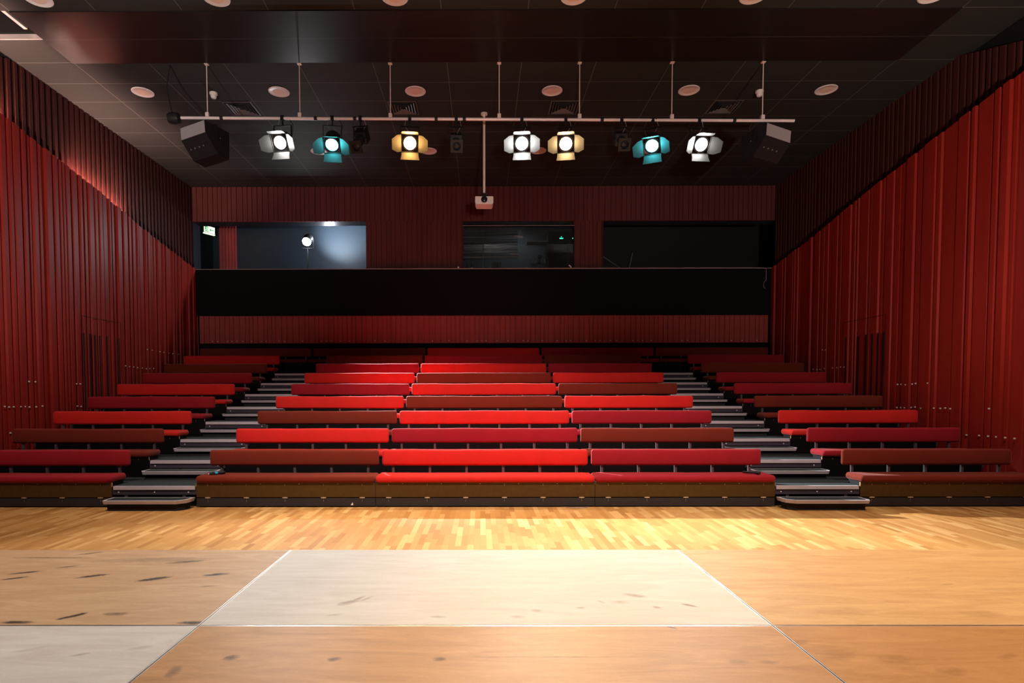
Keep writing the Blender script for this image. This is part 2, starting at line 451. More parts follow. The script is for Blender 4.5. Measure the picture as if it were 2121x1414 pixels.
for sd, nm in ((-1, 'wall_left_outer'), (1, 'wall_right_outer')):
    mb = MB(); mb.box(min(sd * 8.42, sd * 8.6), max(sd * 8.42, sd * 8.6), -3, 17.0, 0, ZC)
    struct(mb.build(nm, 'black_paint'))
# slatted doors let into the side walls: dark slots and the joint above them
for sd, nm, ys, yj in ((-1, 'door_1', (11.87, 12.06, 12.21, 12.364, 12.60, 12.984), (11.83, 13.09)),
                       (1, 'door_2', (11.96, 12.12, 12.30, 12.50, 12.74, 13.18), (11.90, 13.30))):
    mb = MB()
    def bx(y0, y1, z0, z1, t):
        xs = sorted((sd * 8.052, sd * (8.052 - t))); mb.box(xs[0], xs[1], y0, y1, z0, z1)
    for y in ys: bx(y - .016, y + .016, 1.0, 2.86, .006)
    bx(yj[0], yj[1], 3.2, 3.208, .005); bx(yj[0] - .004, yj[0] + .004, 2.0, 3.2, .004); bx(yj[1] - .004, yj[1] + .004, 2.0, 3.2, .004)
    struct(mb.build(nm, 'black_void'))
# tubes of light behind the lip of the left wall
for y0, y1, wt in ((11.75, 13.55, 1), (8.6, 10.15, 1)):
    t = thing('cove_light', 'pink glowing tube hidden behind the left wall lip, ' + ('over the slatted door' if y0 > 11 else 'nearest the stage'), 'light', (-8.215, y0, 0))
    mb = MB(); mb.tube([(0, 0, lip(y0) - .06), (0, y1 - y0, lip(y1) - .06)], .018, 8); mb.build('tube', 'cove_tube', t)
    mb = MB(); mb.tube([(.02, .0, lip(y0) - .12), (.02, y1 - y0, lip(y1) - .12)], .02, 4); mb.build('holder', 'steel_dark', t)

# ------------------------------------------------------------------ back of the hall
def ribbed_y(name, yb, a, b, z0, z1, seed, mat, highs, lows, slope=.006, depth=.03, screws=0.0, zs=3.13):
    rnd = random.Random(seed); pts = profile(a, b, rnd, highs, lows, slope, depth)
    mb = MB(); n = len(pts); vs = []; fs = []
    for x, d in pts:
        vs += [(x, yb - d, z0), (x, yb - d, z1), (x, yb + .05, z0), (x, yb + .05, z1)]
    for i in range(n - 1):
        q, r = 4 * i, 4 * i + 4
        fs += [(q, r, r + 1, q + 1), (q + 1, r + 1, r + 3, q + 3), (q + 2, q + 3, r + 3, r + 2), (q, q + 2, r + 2, r)]
    fs += [(0, 1, 3, 2), (4 * n - 4, 4 * n - 2, 4 * n - 1, 4 * n - 3)]
    mb.add(vs, fs, 0)
    if screws:
        for (x0, d0), (x1, d1) in zip(pts, pts[1:]):
            if d0 > 0 and d1 > 0 and rnd.random() < screws:
                x = (x0 + x1) / 2; z = zs + rnd.choice((0, 0, 0, .01, .12 if rnd.random() < .2 else 0))
                mb.box(x - .011, x + .011, yb - depth - .006, yb - depth + .01, z - .011, z + .011, 1)
    return struct(mb.build(name, [mat, 'screw']))
BH, BL = (.08, .10, .115, .14), (.018, .022)
ribbed_y('wall_back_band', 16.86, -8.09, 8.09, 3.07, 3.9, 21, 'wall_band', BH, BL, screws=.42)
ribbed_y('wall_back_header', 16.98, -8.28, 8.28, 6.53, ZC, 22, 'wall_maroon', BH, BL)
mb = MB(); mb.box(-8.28, 8.28, 17.03, 17.40, 6.53, ZC); struct(mb.build('trim_3', 'balcony_blue'))
ribbed_y('wall_back_pier_left', 16.98, -3.34, -0.56, 4.3, 6.53, 23, 'wall_maroon', BH, BL)
ribbed_y('wall_back_pier_right', 16.98, 2.58, 3.42, 4.3, 6.53, 24, 'wall_maroon', BH, BL)
mb = MB(); mb.box(-8.10, 8.10, 16.70, 16.79, 3.84, 5.125)
struct(mb.build('wall_balcony_front', 'parapet_black'))
mb = MB(); mb.box(-8.10, 8.10, 16.69, 16.80, 5.125, 5.14); struct(mb.build('trim_4', 'pale_line'))
mb = MB(); mb.box(-9.6, 9.6, 16.8, 19.6, 3.95, 4.05); struct(mb.build('floor_balcony', 'black_paint'))
mb = MB(); mb.box(-9.6, 9.6, 17.3, 17.36, 0, 3.95); struct(mb.build('wall_back_lower', 'black_void'))
mb = MB(); mb.box(-9.6, 9.6, 19.25, 19.4, 4.05, ZC); struct(mb.build('wall_balcony_back', 'balcony_blue'))
mb = MB(); mb.box(-9.6, 9.6, 17.4, 19.6, ZC - .02, ZC + .1); struct(mb.build('ceiling_balcony', 'black_paint'))
for sd, nm in ((-1, 'wall_balcony_left'), (1, 'wall_balcony_right')):
    mb = MB(); mb.box(min(sd * 9.3, sd * 9.45), max(sd * 9.3, sd * 9.45), 17.0, 19.4, 4.05, ZC); struct(mb.build(nm, 'balcony_blue' if sd < 0 else 'black_paint'))
mb = MB(); mb.box(-8.36, -8.28, 17.0, 17.42, 4.05, ZC); struct(mb.build('trim_5', 'balcony_blue'))
ribbed_y('wall_balcony_strip', 19.20, -8.52, -7.96, 4.05, ZC - .1, 25, 'wall_band', (.05,), (.03,), slope=.01, depth=.03)
mb = MB(); mb.box(-3.3, -3.2, 17.05, 19.25, 4.05, ZC); struct(mb.build('wall_balcony_divider_left', 'balcony_blue'))
mb = MB(); mb.box(3.34, 3.44, 17.05, 19.25, 4.05, ZC); struct(mb.build('wall_balcony_divider_right', 'black_paint'))
mb = MB(); mb.box(3.44, 9.3, 19.18, 19.25, 4.05, ZC); struct(mb.build('wall_balcony_back_right', 'black_paint'))
# control booth window
wn = MB(); wn.box(-.56, 2.58, 17.0, 17.012, 5.14, 6.50); wo = struct(wn.build('window_1', 'booth_glass'))
mb = MB(); mb.box(-.6, 2.62, 16.965, 17.03, 6.395, 6.41); mb.box(-.6, 2.62, 16.96, 17.04, 5.12, 5.16)
mb.box(-.6, -.56, 16.97, 17.03, 5.16, 6.395); mb.box(2.58, 2.62, 16.97, 17.03, 5.16, 6.395)
o = mb.build('window_frame', 'steel_dark', wo)
mb = MB(); mb.box(-.6, 2.62, 16.963, 17.03, 6.395, 6.408); struct(mb.build('trim_6', 'pale_line'))

# ------------------------------------------------------------------ seating platforms
A0, A1, B0, B1, C0, C1 = -7.93, -5.388, -4.165, -1.606, -1.555, 1.555
AISLE = ((-5.37, -4.19), (4.19, 5.37))
ORD = ['first', 'second', 'third', 'fourth', 'fifth', 'sixth', 'seventh', 'eighth', 'ninth']
for i in range(1, 10):
    yf, zt = YF(i), ZT(i); dep = 0.955 if i < 9 else 0.8
    lab = {1: 'lowest black carpeted seating platform, standing on the wooden floor',
           9: 'highest black seating platform, against the back wall'}.get(i, 'black carpeted seating platform, %s step up from the wooden floor' % ORD[i - 1])
    p = thing('seating_platform', lab, 'platform', (0, yf, 0), 0, 'stepped seating platforms')
    mb = MB(); mb.box(-7.98, 7.98, 0, dep, zt - .045, zt); mb.build('deck', 'carpet', p)
    mb = MB(); mb.box(-7.98, 7.98, .002, .04, zt - .12, zt - .046)
    if i < 9:
        for a, b in AISLE:
            for q in (a + .07, b - .1): mb.box(q - .008, q + .008, -.004, .003, zt - .09, zt - .074, 1)
            mb.box((a + b) / 2 - .008, (a + b) / 2 + .008, -.004, .003, zt - .09, zt - .074, 1) if i == 1 else None
    mb.build('beam', ['beam_purple', 'screw'], p)
    if i < 9:
        for a, b in AISLE:
            mb = MB(); mb.box(a, b, -.014, .03, zt - .046, zt + .004); mb.build('nosing', 'nosing', p)
    z0 = ZT(i - 1) + .002 if i > 1 else 0.0
    mb = MB(); mb.box(-7.97, 7.97, .07, .09, z0, zt - .046); mb.build('riser', 'panel_black', p)
    if i == 1:
        for a, b in AISLE:
            for q in (a + .17, b - .17):
                mb = MB(); mb.box(q - .024, q + .024, .01, .05, 0, zt - .12); mb.build('leg', 'post_grey', p)

# ------------------------------------------------------------------ aisle steps
def inset(poly, d):
    n = len(poly); out = []
    for i in range(n):
        p0, p1, p2 = Vector(poly[i - 1]), Vector(poly[i]), Vector(poly[(i + 1) % n])
        e1, e2 = (p1 - p0).normalized(), (p2 - p1).normalized()
        n1, n2 = Vector((-e1.y, e1.x)), Vector((-e2.y, e2.x))
        k = d / max(.3, 1 + n1.dot(n2))
        q = p1 + (n1 + n2) * k; out.append((q.x, q.y))
    return out
def make_step(poly, ht, label, loc, mirror):
    if mirror: poly = [(-x, y) for x, y in poly][::-1]
    t = thing('aisle_step', label, 'step', loc, 0, 'aisle steps')
    low = inset(poly, .012)
    mb = MB(); mb.frustum([(x, y, ht - .048) for x, y in low], [(x, y, ht) for x, y in poly]); mb.build('nosing', 'nosing', t)
    q = inset(poly, .045)
    mb = MB(); mb.prism(q, ht, ht + .003); mb.build('tread', 'carpet', t)
    q = inset(poly, .05)
    mb = MB(); mb.prism(q, 0, ht - .048); mb.build('skirt', 'carpet_dark', t)
    return t
bot = [(-.58, -.26), (-.55, -.335), (.47, -.335), (.575, -.245), (.60, -.14), (.60, -.035), (-.58, -.035)]
half = [(-.60, -.25), (-.545, -.335), (.545, -.335), (.595, -.25), (.595, -.02), (-.60, -.02)]
for sd in (-1, 1):
    an = 'left' if sd < 0 else 'right'
    make_step(bot, .15, 'low carpeted step with cut corner at the foot of the %s aisle' % an, (sd * 4.775, YF(1), 0), sd > 0)
    for i in range(1, 8):
        make_step(half, .1325, 'carpeted half step in the %s aisle, between the %s and %s platforms' % (an, ORD[i - 1], ORD[i]),
                  (sd * 4.778, YF(i + 1), ZT(i)), sd > 0)

# ------------------------------------------------------------------ benches
def cushion(x0, x1, y0, y1, z0, z1, r, seed, wob=.004, n=30):
    """upholstered bar along x with rounded edges and slightly uneven top"""
    rnd = random.Random(seed)
    cy, cz, hy, hz = (y0 + y1) / 2, (z0 + z1) / 2, (y1 - y0) / 2, (z1 - z0) / 2
    ph = [rnd.uniform(0, 6.28) for _ in range(3)]
    st = [x0 + r * (1 - math.cos(R(90 * k / 4))) for k in range(5)]
    mid = [x0 + r + (x1 - x0 - 2 * r) * k / n for k in range(1, n)]
    xs = [(x, r * (1 - math.sin(R(90 * k / 4)))) for k, x in enumerate(st)]
    xs += [(x, 0) for x in mid]
    xs += [(x1 - (x - x0), d) for x, d in reversed(xs[:5])]
    vs = []; fs = []; K = 16
    for x, d in xs:
        a, b = max(.002, hy - d), max(.002, hz - d); rr = min(r, a, b)
        u = (x - x0)
        wv = wob * (math.sin(u * 3.1 + ph[0]) + .6 * math.sin(u * 7.3 + ph[1]) + .4 * math.sin(u * 13 + ph[2])) / 2
        for q, (sy, sz) in enumerate(((-1, -1), (1, -1), (1, 1), (-1, 1))):
            for k in range(4):
                th = R(180 + 90 * q + 30 * k)
                y = cy + sy * (a - rr) + rr * math.cos(th); z = cz + sz * (b - rr) + rr * math.sin(th)
                if z > cz: z += wv * (z - cz) / hz
                vs.append((x, y, z))
    m = len(xs)
    for i in range(m - 1):
        for k in range(K): fs.append((i * K + k, i * K + (k + 1) % K, (i + 1) * K + (k + 1) % K, (i + 1) * K + k))
    fs.append(tuple(range(K - 1, -1, -1))); fs.append(tuple((m - 1) * K + k for k in range(K)))
    mb = MB(); mb.add(vs, fs); return mb
CACHE = {}
def bench_meshes(ln, col, front, var, el=0.0, er=0.0):
    key = (round(ln, 2), col, front, var, el, er)
    if key in CACHE: return CACHE[key]
    h = ln / 2; d = {}
    d['seat'] = cushion(-h - el, h + er, -.035, .375, .358, .456, .038, var * 7 + 1, .003).mesh('seat', [col], 40)
    d['backrest'] = cushion(-h, h, .42, .50,   .548, .79, .037, var * 13 + 5, .005).mesh('backrest', [col], 40)
    n = 6 if ln > 3 else 5
    d['px'] = [-h + .165 + (ln - .33) * k / (n - 1) for k in range(n)]
    key2 = (round(ln, 2), front, el, er)
    if key2 not in CACHE:
        mb = MB()
        zb = .146 if front else .037
        mb.box(-h - el, h + er, 0, .016, zb, .358)
        if front:
            for x in d['px']:
                for z in (.335, .318): mb.box(x - .0035, x + .0035, -.003, .002, z - .0035, z + .0035, 1)
            rnd = random.Random(int(ln * 100))
            for x in d['px'][1:]: mb.box(x - .36, x - .345, -.004, .002, .335, .343, 1)
            [mb.box(q, q + .003, -.001, .016, .30, .357, 2) for q, e in ((-h - .003, el), (h, er)) if not e]
        else:
            for x in d['px']:
                for z in (.33, .315): mb.box(x - .003, x + .003, -.003, .002, z - .003, z + .003, 1)
            [mb.box(q, q + .003, -.001, .016, .31, .357, 2) for q, e in ((-h - .003, el), (h, er)) if not e]
        fp = mb.mesh('front_panel', ['fascia_brown' if front else 'panel_black', 'bracket', 'raw_ply'])
        mb = MB(); mb.box(-h + .04, h - .04, .03, .34, .302, .357); fr = mb.mesh('seat_frame', ['steel_dark'])
        mb = MB(); mb.box(-.018, .018, .455, .485, .302, .62); mb.box(-.03, .03, .44, .50, .302, .31)
        po = mb.mesh('post', ['post_grey'])
        kp = None
        if front:
            mb = MB(); mb.box(-h - el, h + er, 0.0, .016, .016, .133)
            for x in d['px']:
                for z in (.105, .088): mb.box(x - .003, x + .003, -.003, .002, z - .003, z + .003, 1)
            kp = mb.mesh('kick_panel', ['kick_panel', 'bracket'])
        mb = MB(); mb.box(-.036, .036, -.008, .01, .132, .146); mb.box(-.004, .004, -.006, .0, .126, .152)
        hg = mb.mesh('hinge', ['bracket'])
        CACHE[key2] = (fp, fr, po, kp, hg)
    d['fp'], d['fr'], d['po'], d['kp'], d['hg'] = CACHE[key2]
    CACHE[key] = d
    return d
def mo(me, name, parent, x=0.0):
    o = bpy.data.objects.new(name, me); COL.objects.link(o); o.parent = parent
    if x: o.location = (x, 0, 0)
    return o
COLN = {'R': ('red', 'bright red'), 'C': ('crimson', 'crimson'), 'B': ('rust', 'rust brown')}
ROWS = ['CBRCB', 'BRCBC', 'RBRCR', 'CRBRB', 'RCRBC', 'CRBRC', 'BCRCB', 'RBCBC', 'BBRCB']
PLACE = ['against the left wall', 'left of the centre bench', 'in the centre', 'right of the centre bench', 'against the right wall']
for i, row in enumerate(ROWS, 1):
    for k, ch in enumerate(row):
        if i < 9:
            x0, x1 = ((A0, A1), (B0, B1), (C0, C1), (-B1, -B0), (-A1, -A0))[k]
        else:
            c = (k - 2) * 3.195; x0, x1 = c - 1.57, c + 1.57
        mn, cn = COLN[ch]
        e = .0235; el, er = ((0, 0), (0, e), (e - .003, e - .003), (e, 0), (0, 0))[k] if i < 9 else (.024 if k else 0, .024 if k < 4 else 0)
        d = bench_meshes(x1 - x0, mn, i == 1, (i * 3 + k) % 4, el, er)
        if i == 1: lb = '%s padded bench, front row with the brown panels, %s' % (cn, PLACE[k])
        elif i == 9:
            lb = '%s padded bench in the top row under the balcony, %s' % (cn, ('beside the left wall', 'over the left aisle', 'in the centre', 'over the right aisle', 'beside the right wall')[k])
        else: lb = '%s padded bench, %s row from the stage, %s' % (cn, ORD[i - 1], PLACE[k])
        yb = 8.43 + .961 * (i - 1); zb = .265 * (i - 1)
        b = thing('bench', lb, 'bench', ((x0 + x1) / 2, yb, zb), 0, 'padded audience benches')
        mo(d['seat'], 'seat', b); mo(d['backrest'], 'backrest', b)
        mo(d['fp'], 'front_panel', b); mo(d['fr'], 'seat_frame', b)
        for x in d['px']: mo(d['po'], 'post', b, x)
        if i == 1:
            kpo = mo(d['kp'], 'kick_panel', b)
            for x in d['px']: mo(d['hg'], 'hinge', kpo, x)

# ------------------------------------------------------------------ stage decks
WH0, WH1 = (0.60, 0.56, 0.515), (0.75, 0.72, 0.68)
BR0, BR1 = (0.36, 0.175, 0.065), (0.56, 0.30, 0.125)
DX = -0.036
def dk(name, label, ix, row, c0, c1, stains, scol, gr, rough=.5, fine=.5):
    cx, y1 = DX + ix * 2.0, 3.02 - row * 1.0
    cy = y1 - .5
    plywood('ply_' + name, c0, c1, [(x + .0 - ix * 2.0, y - cy, a, b, r_, s_) for x, y, a, b, r_, s_ in stains], scol, gr, rough, fine=fine)
    t = thing('stage_deck', label, 'stage platform', (cx, cy, 0), 0, 'stage decks')
    mb = MB(); mb.box(-.994, .994, -.4945, .4945, -.018, .0)
    o = mb.build('board', 'ply_' + name, t, loc=(0, 0, .828))
    mb = MB()
    for x0, x1, yy0, yy1 in ((-.998, .998, -.4985, -.4945), (-.998, .998, .4945, .4985), (-.998, -.994, -.4945, .4945), (.994, .998, -.4945, .4945)):
        mb.box(x0, x1, yy0, yy1, .72, .827)
    mb.build('frame', 'alu', t)
    for sx in (-.94, .94):
        for sy in (-.44, .44):
            mb = MB(); mb.tube([(sx, sy, 0), (sx, sy, .80)], .024, 10); mb.build('leg', 'alu', t, 40)
dk('bl', 'stained brown plywood stage deck left of the pale deck, far row', -1, 0, (0.42, 0.235, 0.115), (0.62, 0.40, 0.235),
   [(-1.74, 2.58, .06, .018, .45, 1.6), (-1.44, 2.54, .07, .022, .5, 1.7), (-1.2, 2.6, .055, .02, .3, 1.4), (-1.5, 2.11, .05, .014, .8, 1.7), (-1.36, 2.13, .05, .02, 0, .7),
    (-2.08, 2.63, .07, .014, .4, 1.3), (-2.06, 2.55, .05, .012, .5, 1.5), (-1.62, 2.83, .24, .05, .05, .42), (-1.43, 2.80, .09, .022, .3, .9), (-1.03, 2.045, .06, .016, 0, 1.3),
    (-1.66, 2.05, .06, .015, 0, 1.2), (-2.15, 2.87, .2, .006, 0, 1.2), (-2.0, 2.95, .06, .012, .5, 1), (-1.95, 2.72, .05, .01, .5, 1.1), (-1.16, 2.44, .05, .01, .2, .6)],
   (0.055, 0.032, 0.022), .45)
dk('bc', 'pale whitewashed plywood stage deck in the middle of the far row', 0, 0, WH0, WH1,
   [(-.53, 2.245, .05, .022, .7, .55), (-.50, 2.285, .045, .012, 1.0, .6), (-.465, 2.29, .04, .008, 1.0, .5), (-.55, 2.12, .03, .012, .3, .35), (.6, 2.325, .05, .02, -.4, .5), (.52, 2.25, .04, .018, -.2, .35),
    (.78, 2.215, .03, .012, -.6, .75), (.65, 2.195, .02, .014, -.5, .6), (.19, 2.16, .02, .018, 0, .45), (.36, 2.19, .02, .012, 0, .45), (.45, 2.255, .02, .008, -.9, .4), (.12, 2.1, .03, .015, 0, .35), (-.17, 2.1, .03, .012, 0, .35), (-.05, 2.25, .22, .11, 0, .10)],
   (0.20, 0.13, 0.09), 0.1, .7, .22)
dk('br', 'light orange brown plywood stage deck right of the pale deck, far row', 1, 0, (0.50, 0.27, 0.105), (0.70, 0.44, 0.20),
   [(1.33, 2.16, .12, .05, 0, .3), (1.81, 2.13, .08, .04, 0, .35), (1.13, 2.28, .06, .03, .4, .25), (1.95, 2.46, .04, .012, .3, .4), (1.65, 2.9, .04, .01, .3, .3)],
   (0.30, 0.13, 0.04), -.2)
dk('fl', 'pale worn plywood stage deck at the near left corner', -1, 1, (0.52, 0.46, 0.41), (0.70, 0.65, 0.60),
   [(-1.26, 1.79, .03, .01, .5, .5), (-1.1, 1.84, .04, .015, .4, .3), (-1.44, 1.83, .05, .015, .5, .25)], (0.2, .14, .1), .5, .5, .3)
dk('fc', 'orange brown plywood stage deck nearest the camera, in the middle', 0, 1, BR0, BR1,
   [(-.78, 1.77, .025, .02, .3, 1.1), (-.46, 1.76, .022, .016, .3, 1.1), (-.14, 1.76, .022, .016, .2, 1.0), (.64, 2.005, .02, .004, -.6, 1.6), (.76, 1.74, .03, .02, 0, .4), (.85, 1.74, .03, .015, 0, .4), (.2, 1.775, .24, .004, 0, .7), (-.91, 1.68, .02, .04, .2, .6)],
   (0.10, 0.055, 0.03), .9, .48, .6)
dk('fr', 'deep orange brown plywood stage deck at the near right corner', 1, 1, (0.38, 0.175, 0.055), (0.55, 0.29, 0.11),
   [(1.07, 1.78, .08, .04, .4, .4), (1.6, 1.78, .05, .015, .4, .5), (1.35, 1.68, .05, .03, .3, .4), (1.24, 1.76, .07, .03, .3, .35), (1.01, 1.88, .05, .02, .4, .5)],
   (0.22, 0.085, 0.025), -.4)

# ------------------------------------------------------------------ lighting pipe and its lamps
PY = 10.70
def pz(x): return 6.556 - 0.087 * (x + 5.405) / 10.92
pp = thing('lighting_pipe', 'long pale metal pipe hung under the ceiling, carrying the stage lamps', 'pipe', (0, PY, 0))
mb = MB(); mb.tube([(-5.405, 0, pz(-5.405)), (5.515, 0, pz(5.515))], .026, 14); mb.build('tube', 'pipe_pale', pp, 40)
for x in (-4.93, -3.28, -1.665, .271, 1.70, 3.34, 4.95):
    mb = MB(); mb.tube([(x, 0, pz(x)), (x, 0.0, ZC - .003)], .009, 6); mb.box(x - .03, x + .03, -.03, .03, pz(x) + .02, pz(x) + .09)
    mb.box(x - .035, x + .035, -.035, .035, ZC - .02, ZC - .002); mb.build('drop_rod', 'pipe_pale', pp)
for x in (-4.68, -3.0, -2.3, -.85, -.35, 2.1, 4.45):
    mb = MB(); mb.M = Matrix.Translation((x, 0, pz(x))) @ Matrix.Rotation(math.pi / 2, 4, 'Z'); mb.lathe([(.034, -.028), (.034, .028)], 12); mb.build('cable_tie', 'cable_black', pp)
mb = MB(); mb.tube([(-5.55, .0, pz(-5.5) + .0), (-5.6, 0, 6.8), (-5.66, .02, 7.1), (-5.6, .03, 7.5)], .012, 6)
tag(mb.build('cable', 'cable_black', None, 40, (0, PY, 0)), 'thin dark cable hanging from the ceiling at the left end of the pipe', 'cable')
mb = MB(); mb.lathe([(.03, -.1), (.085, -.09), (.1, 0), (.085, .09), (.03, .1)], 12, 'X')
tag(mb.build('cable_coil', 'cable_black', None, 40, (-5.53, PY, 6.55)), 'black bundle of coiled cable at the left end of the pipe', 'cable')

def lamp(x, yaw, pitch, label, lens, barn=None, wt=0, col=(1, 1, 1), cone=45, kind='fresnel', power=None, drop=.40, aim=None):
    z = pz(x)
    t = thing('stage_lamp', label, 'stage lamp', (x, PY, z), R(yaw), 'lamps on the pipe')
    mb = MB(); mb.box(-.028, .028, -.034, .034, -.05, .042); mb.box(-.012, .012, -.012, .012, -.13, -.05); mb.tube([(.028, 0, .01), (.07, 0, .01)], .008, 6)
    mb.build('clamp', 'lamp_black', t)
    hw = .165 if kind == 'fresnel' else .13
    mb = MB(); mb.box(-hw, hw, -.02, .02, -.14, -.128)
    for s in (-1, 1): mb.box(min(s * hw, s * (hw - .006)), max(s * hw, s * (hw - .006)), -.02, .02, -drop - .03, -.128)
    mb.build('yoke', 'lamp_black', t)
    M = Matrix.Translation((0, 0, -drop)) @ Matrix.Rotation(R(pitch), 4, 'X')
    mb = MB(); mb.M = M
    if kind == 'fresnel':
        mb.lathe([(.06, .19), (.115, .18), (.13, .12), (.13, -.10), (.138, -.105), (.138, -.135), (.108, -.135), (.104, -.115)], 24)
        for k in range(4): mb.lathe([(.136, .03 + .03 * k), (.136, .042 + .03 * k)], 24)
        mb.box(-.155, .155, -.01, .01, -.01, .01)
    else:
        mb.box(-.10, .10, .02, .24, -.10, .11); mb.lathe([(.075, .06), (.078, -.30), (.09, -.305), (.09, -.34), (.07, -.34), (.068, -.30)], 20)
        mb.box(-.125, .125, -.01, .01, -.01, .01); [mb.box(*q) for q in ((-.105, .105, -.35, -.34, .07, .105), (-.105, .105, -.35, -.34, -.105, -.07), (-.105, -.07, -.35, -.34, -.07, .07), (.07, .105, -.35, -.34, -.07, .07))]
    mb.build('body', 'lamp_black', t, 35)
    mb = MB(); mb.M = M
    if kind == 'fresnel':
        mb.lathe([(.106, -.116), (.10, -.128), (.07, -.142), (.035, -.150), (.004, -.152)], 24)
    else: mb.lathe([(.068, -.302), (.05, -.315), (.02, -.322), (.003, -.323)], 20)
    ls = mb.build('lens', lens, t, 60)
    if power:
        mb = MB(); mb.M = M; mb.lathe([(.045, -.150), (.03, -.156), (.004, -.157)], 18); mb.build('bulb_glow', power, ls, 60)
    if barn:
        mb = MB(); mb.M = M
        for a in ((-.15, .15, .138, .15), (-.15, .15, -.15, -.138), (-.15, -.138, -.138, .138), (.138, .15, -.138, .138)):
            mb.box(a[0], a[1], -.152, -.137, a[2], a[3])
        gf = mb.build('gel_frame', barn, t)
        for q, (lng, wa, wb, op) in enumerate(((.15, .15, .13, 26), (.21, .14, .085, 50), (.155, .15, .165, 38), (.21, .14, .085, 50))):
            mb = MB()
            mb.M = M @ Matrix.Rotation(R(90 * q), 4, 'Y') @ Matrix.Translation((0, -.152, .15)) @ Matrix.Rotation(R(-op), 4, 'X')
            # door in local xy plane hinged along x, reaching out towards -y
            pl = [(-wa, 0), (-wa, -lng * .45), (-wb, -lng), (wb, -lng), (wa, -lng * .45), (wa, 0)]
            mb.prism(pl, -.0015, .0015); mb.build('barn_door', barn, gf)
    mb = MB(); s = 1 if int(abs(x) * 10) % 2 else -1
    mb.tube([(s * .1, .01, .02), (s * .17, .05, -.10), (s * .12, .14, -.22), (s * .05, .17, -drop + .05)], .006, 6); mb.build('power_cable', 'cable_black', t, 40)
    mb = MB(); mb.tube([(-s * .06, .01, .0), (-s * .09, .02, -.1), (-s * .03, .05, -.2), (0, .08, -drop + .12)], .003, 5); mb.build('safety_wire', 'alu', t)
    if wt:
        T = Matrix.Translation((x, PY, z)) @ Matrix.Rotation(R(yaw), 4, 'Z') @ M
        p = T @ Vector((0, -.175, 0)); a = Vector(aim) if aim else T @ Vector((0, -5, 0))
        spot('lamp_beam', p, a, wt, cone, .5, col, .05)
    return t
W_, O_, T_ = (1, .93, .86), (1, .60, .26), (.10, .75, .85)
lamp(-3.593, -7, 33, 'white stage lamp with pale open barn doors beside the left loudspeaker', 'lens_white', 'barn_pale', 1600, W_, 60, aim=(-2.4, 3.6, .5))
lamp(-2.704, 6, 48, 'teal lit stage lamp tilted down, second lamp from the left loudspeaker', 'lens_teal', 'barn_grey', 300, T_, 34, power='lens_teal_core', aim=(-2.2, 6.2, 0))
lamp(-2.20, -8, 44, 'unlit black narrow spotlight between the teal and the amber lamp', 'lens_dark', kind='profile', drop=.36)
lamp(-1.323, 7, 33, 'amber stage lamp with tan open barn doors, left of the projector pole', 'lens_amber', 'barn_pale', 700, O_, 60, aim=(-.6, 5.4, .2))
lamp(-.495, 4, 34, 'unlit dark stage lamp just left of the projector pole', 'lens_dark', kind='profile')
lamp(.676, -4, 31, 'brilliant white stage lamp nearest the projector pole, aimed at the stage', 'lens_hot', 'barn_grey', 2150, (1, .95, .91), 62, aim=(-0.6, 1.6, .8))
lamp(1.459, -8, 31, 'brilliant orange stage lamp right of the brightest white one', 'lens_orange', 'barn_grey', 3700, O_, 46, aim=(3.0, 1.8, .8))
lamp(2.449, -2, 34, 'unlit black narrow spotlight between the orange and the right teal lamp', 'lens_dark', kind='profile', drop=.36)
lamp(3.008, -24, 42, 'teal lit stage lamp with barn doors right of the pipe centre', 'lens_teal', 'barn_grey', 250, T_, 34, power='lens_teal_core', aim=(3.4, 6.2, 0))
lamp(3.824, 5, 33, 'white stage lamp with pale open barn doors beside the right loudspeaker', 'lens_white', 'barn_pale', 1900, W_, 60, aim=(2.6, 3.4, .5))

# ------------------------------------------------------------------ loudspeakers
def speaker(x, sd, label):
    t = thing('loudspeaker', label, 'loudspeaker', (x, PY + .05, pz(x)), 0, 'hung loudspeakers')
    M = Matrix.Translation((0, 0, -.40)) @ Matrix.Rotation(R(sd * -22), 4, 'Z') @ Matrix.Rotation(R(sd * -5), 4, 'Y')
    prof = [(-.24, .0), (.0, -.28), (.26, -.30), (.32, .22), (-.24, .22)]
    mb = MB(); mb.M = M
    l = [(-.29, y, z) for y, z in prof]; r = [(.29, y, z) for y, z in prof]
    mb.frustum(l, r); mb.build('cabinet', 'speaker_black', t)
    mb = MB(); mb.M = M; mb.box(-.283, .283, -.245, -.2395, .006, .214); mb.build('rear_panel', 'speaker_rear_lit', t)
    mb = MB(); mb.M = M; mb.frustum([(-.27, .268, -.28), (.27, .268, -.28), (.27, .322, .20), (-.27, .322, .20)], [(-.27, .276, -.28), (.27, .276, -.28), (.27, .33, .20), (-.27, .33, .20)]); mb.build('grille', 'steel_dark', t)
    mb = MB(); mb.box(-.2, .2, -.03, .03, -.16, -.14); mb.box(-.03, .03, -.035, .035, -.15, .04); mb.M = M
    for s in (-1, 1): mb.box(s * .3 - .006, s * .3 + .006, -.03, .03, -.05, .24)
    mb.build('bracket', 'lamp_black', t)
    mb = MB(); mb.M = M
    for k in range(4): mb.box(-.2 + .1 * k, -.19 + .1 * k, -.14, -.118, -.148, -.132)
    for k in range(3): mb.box(sd * .292 - .003 * 1, sd * .292 + .003, -.02 + .05 * k, -.008 + .05 * k, .02, .035)
    mb.build('screw', 'bracket', t)
    mb = MB(); mb.tube([(.2 * sd, 0, .0), (.26 * sd, .02, .03), (.3 * sd, .03, -.1), (.27 * sd, .05, -.2)], .008, 6); mb.build('speaker_cable', 'cable_black', t, 40)
speaker(-5.02, 1, 'dark loudspeaker hung at the left end of the lighting pipe')
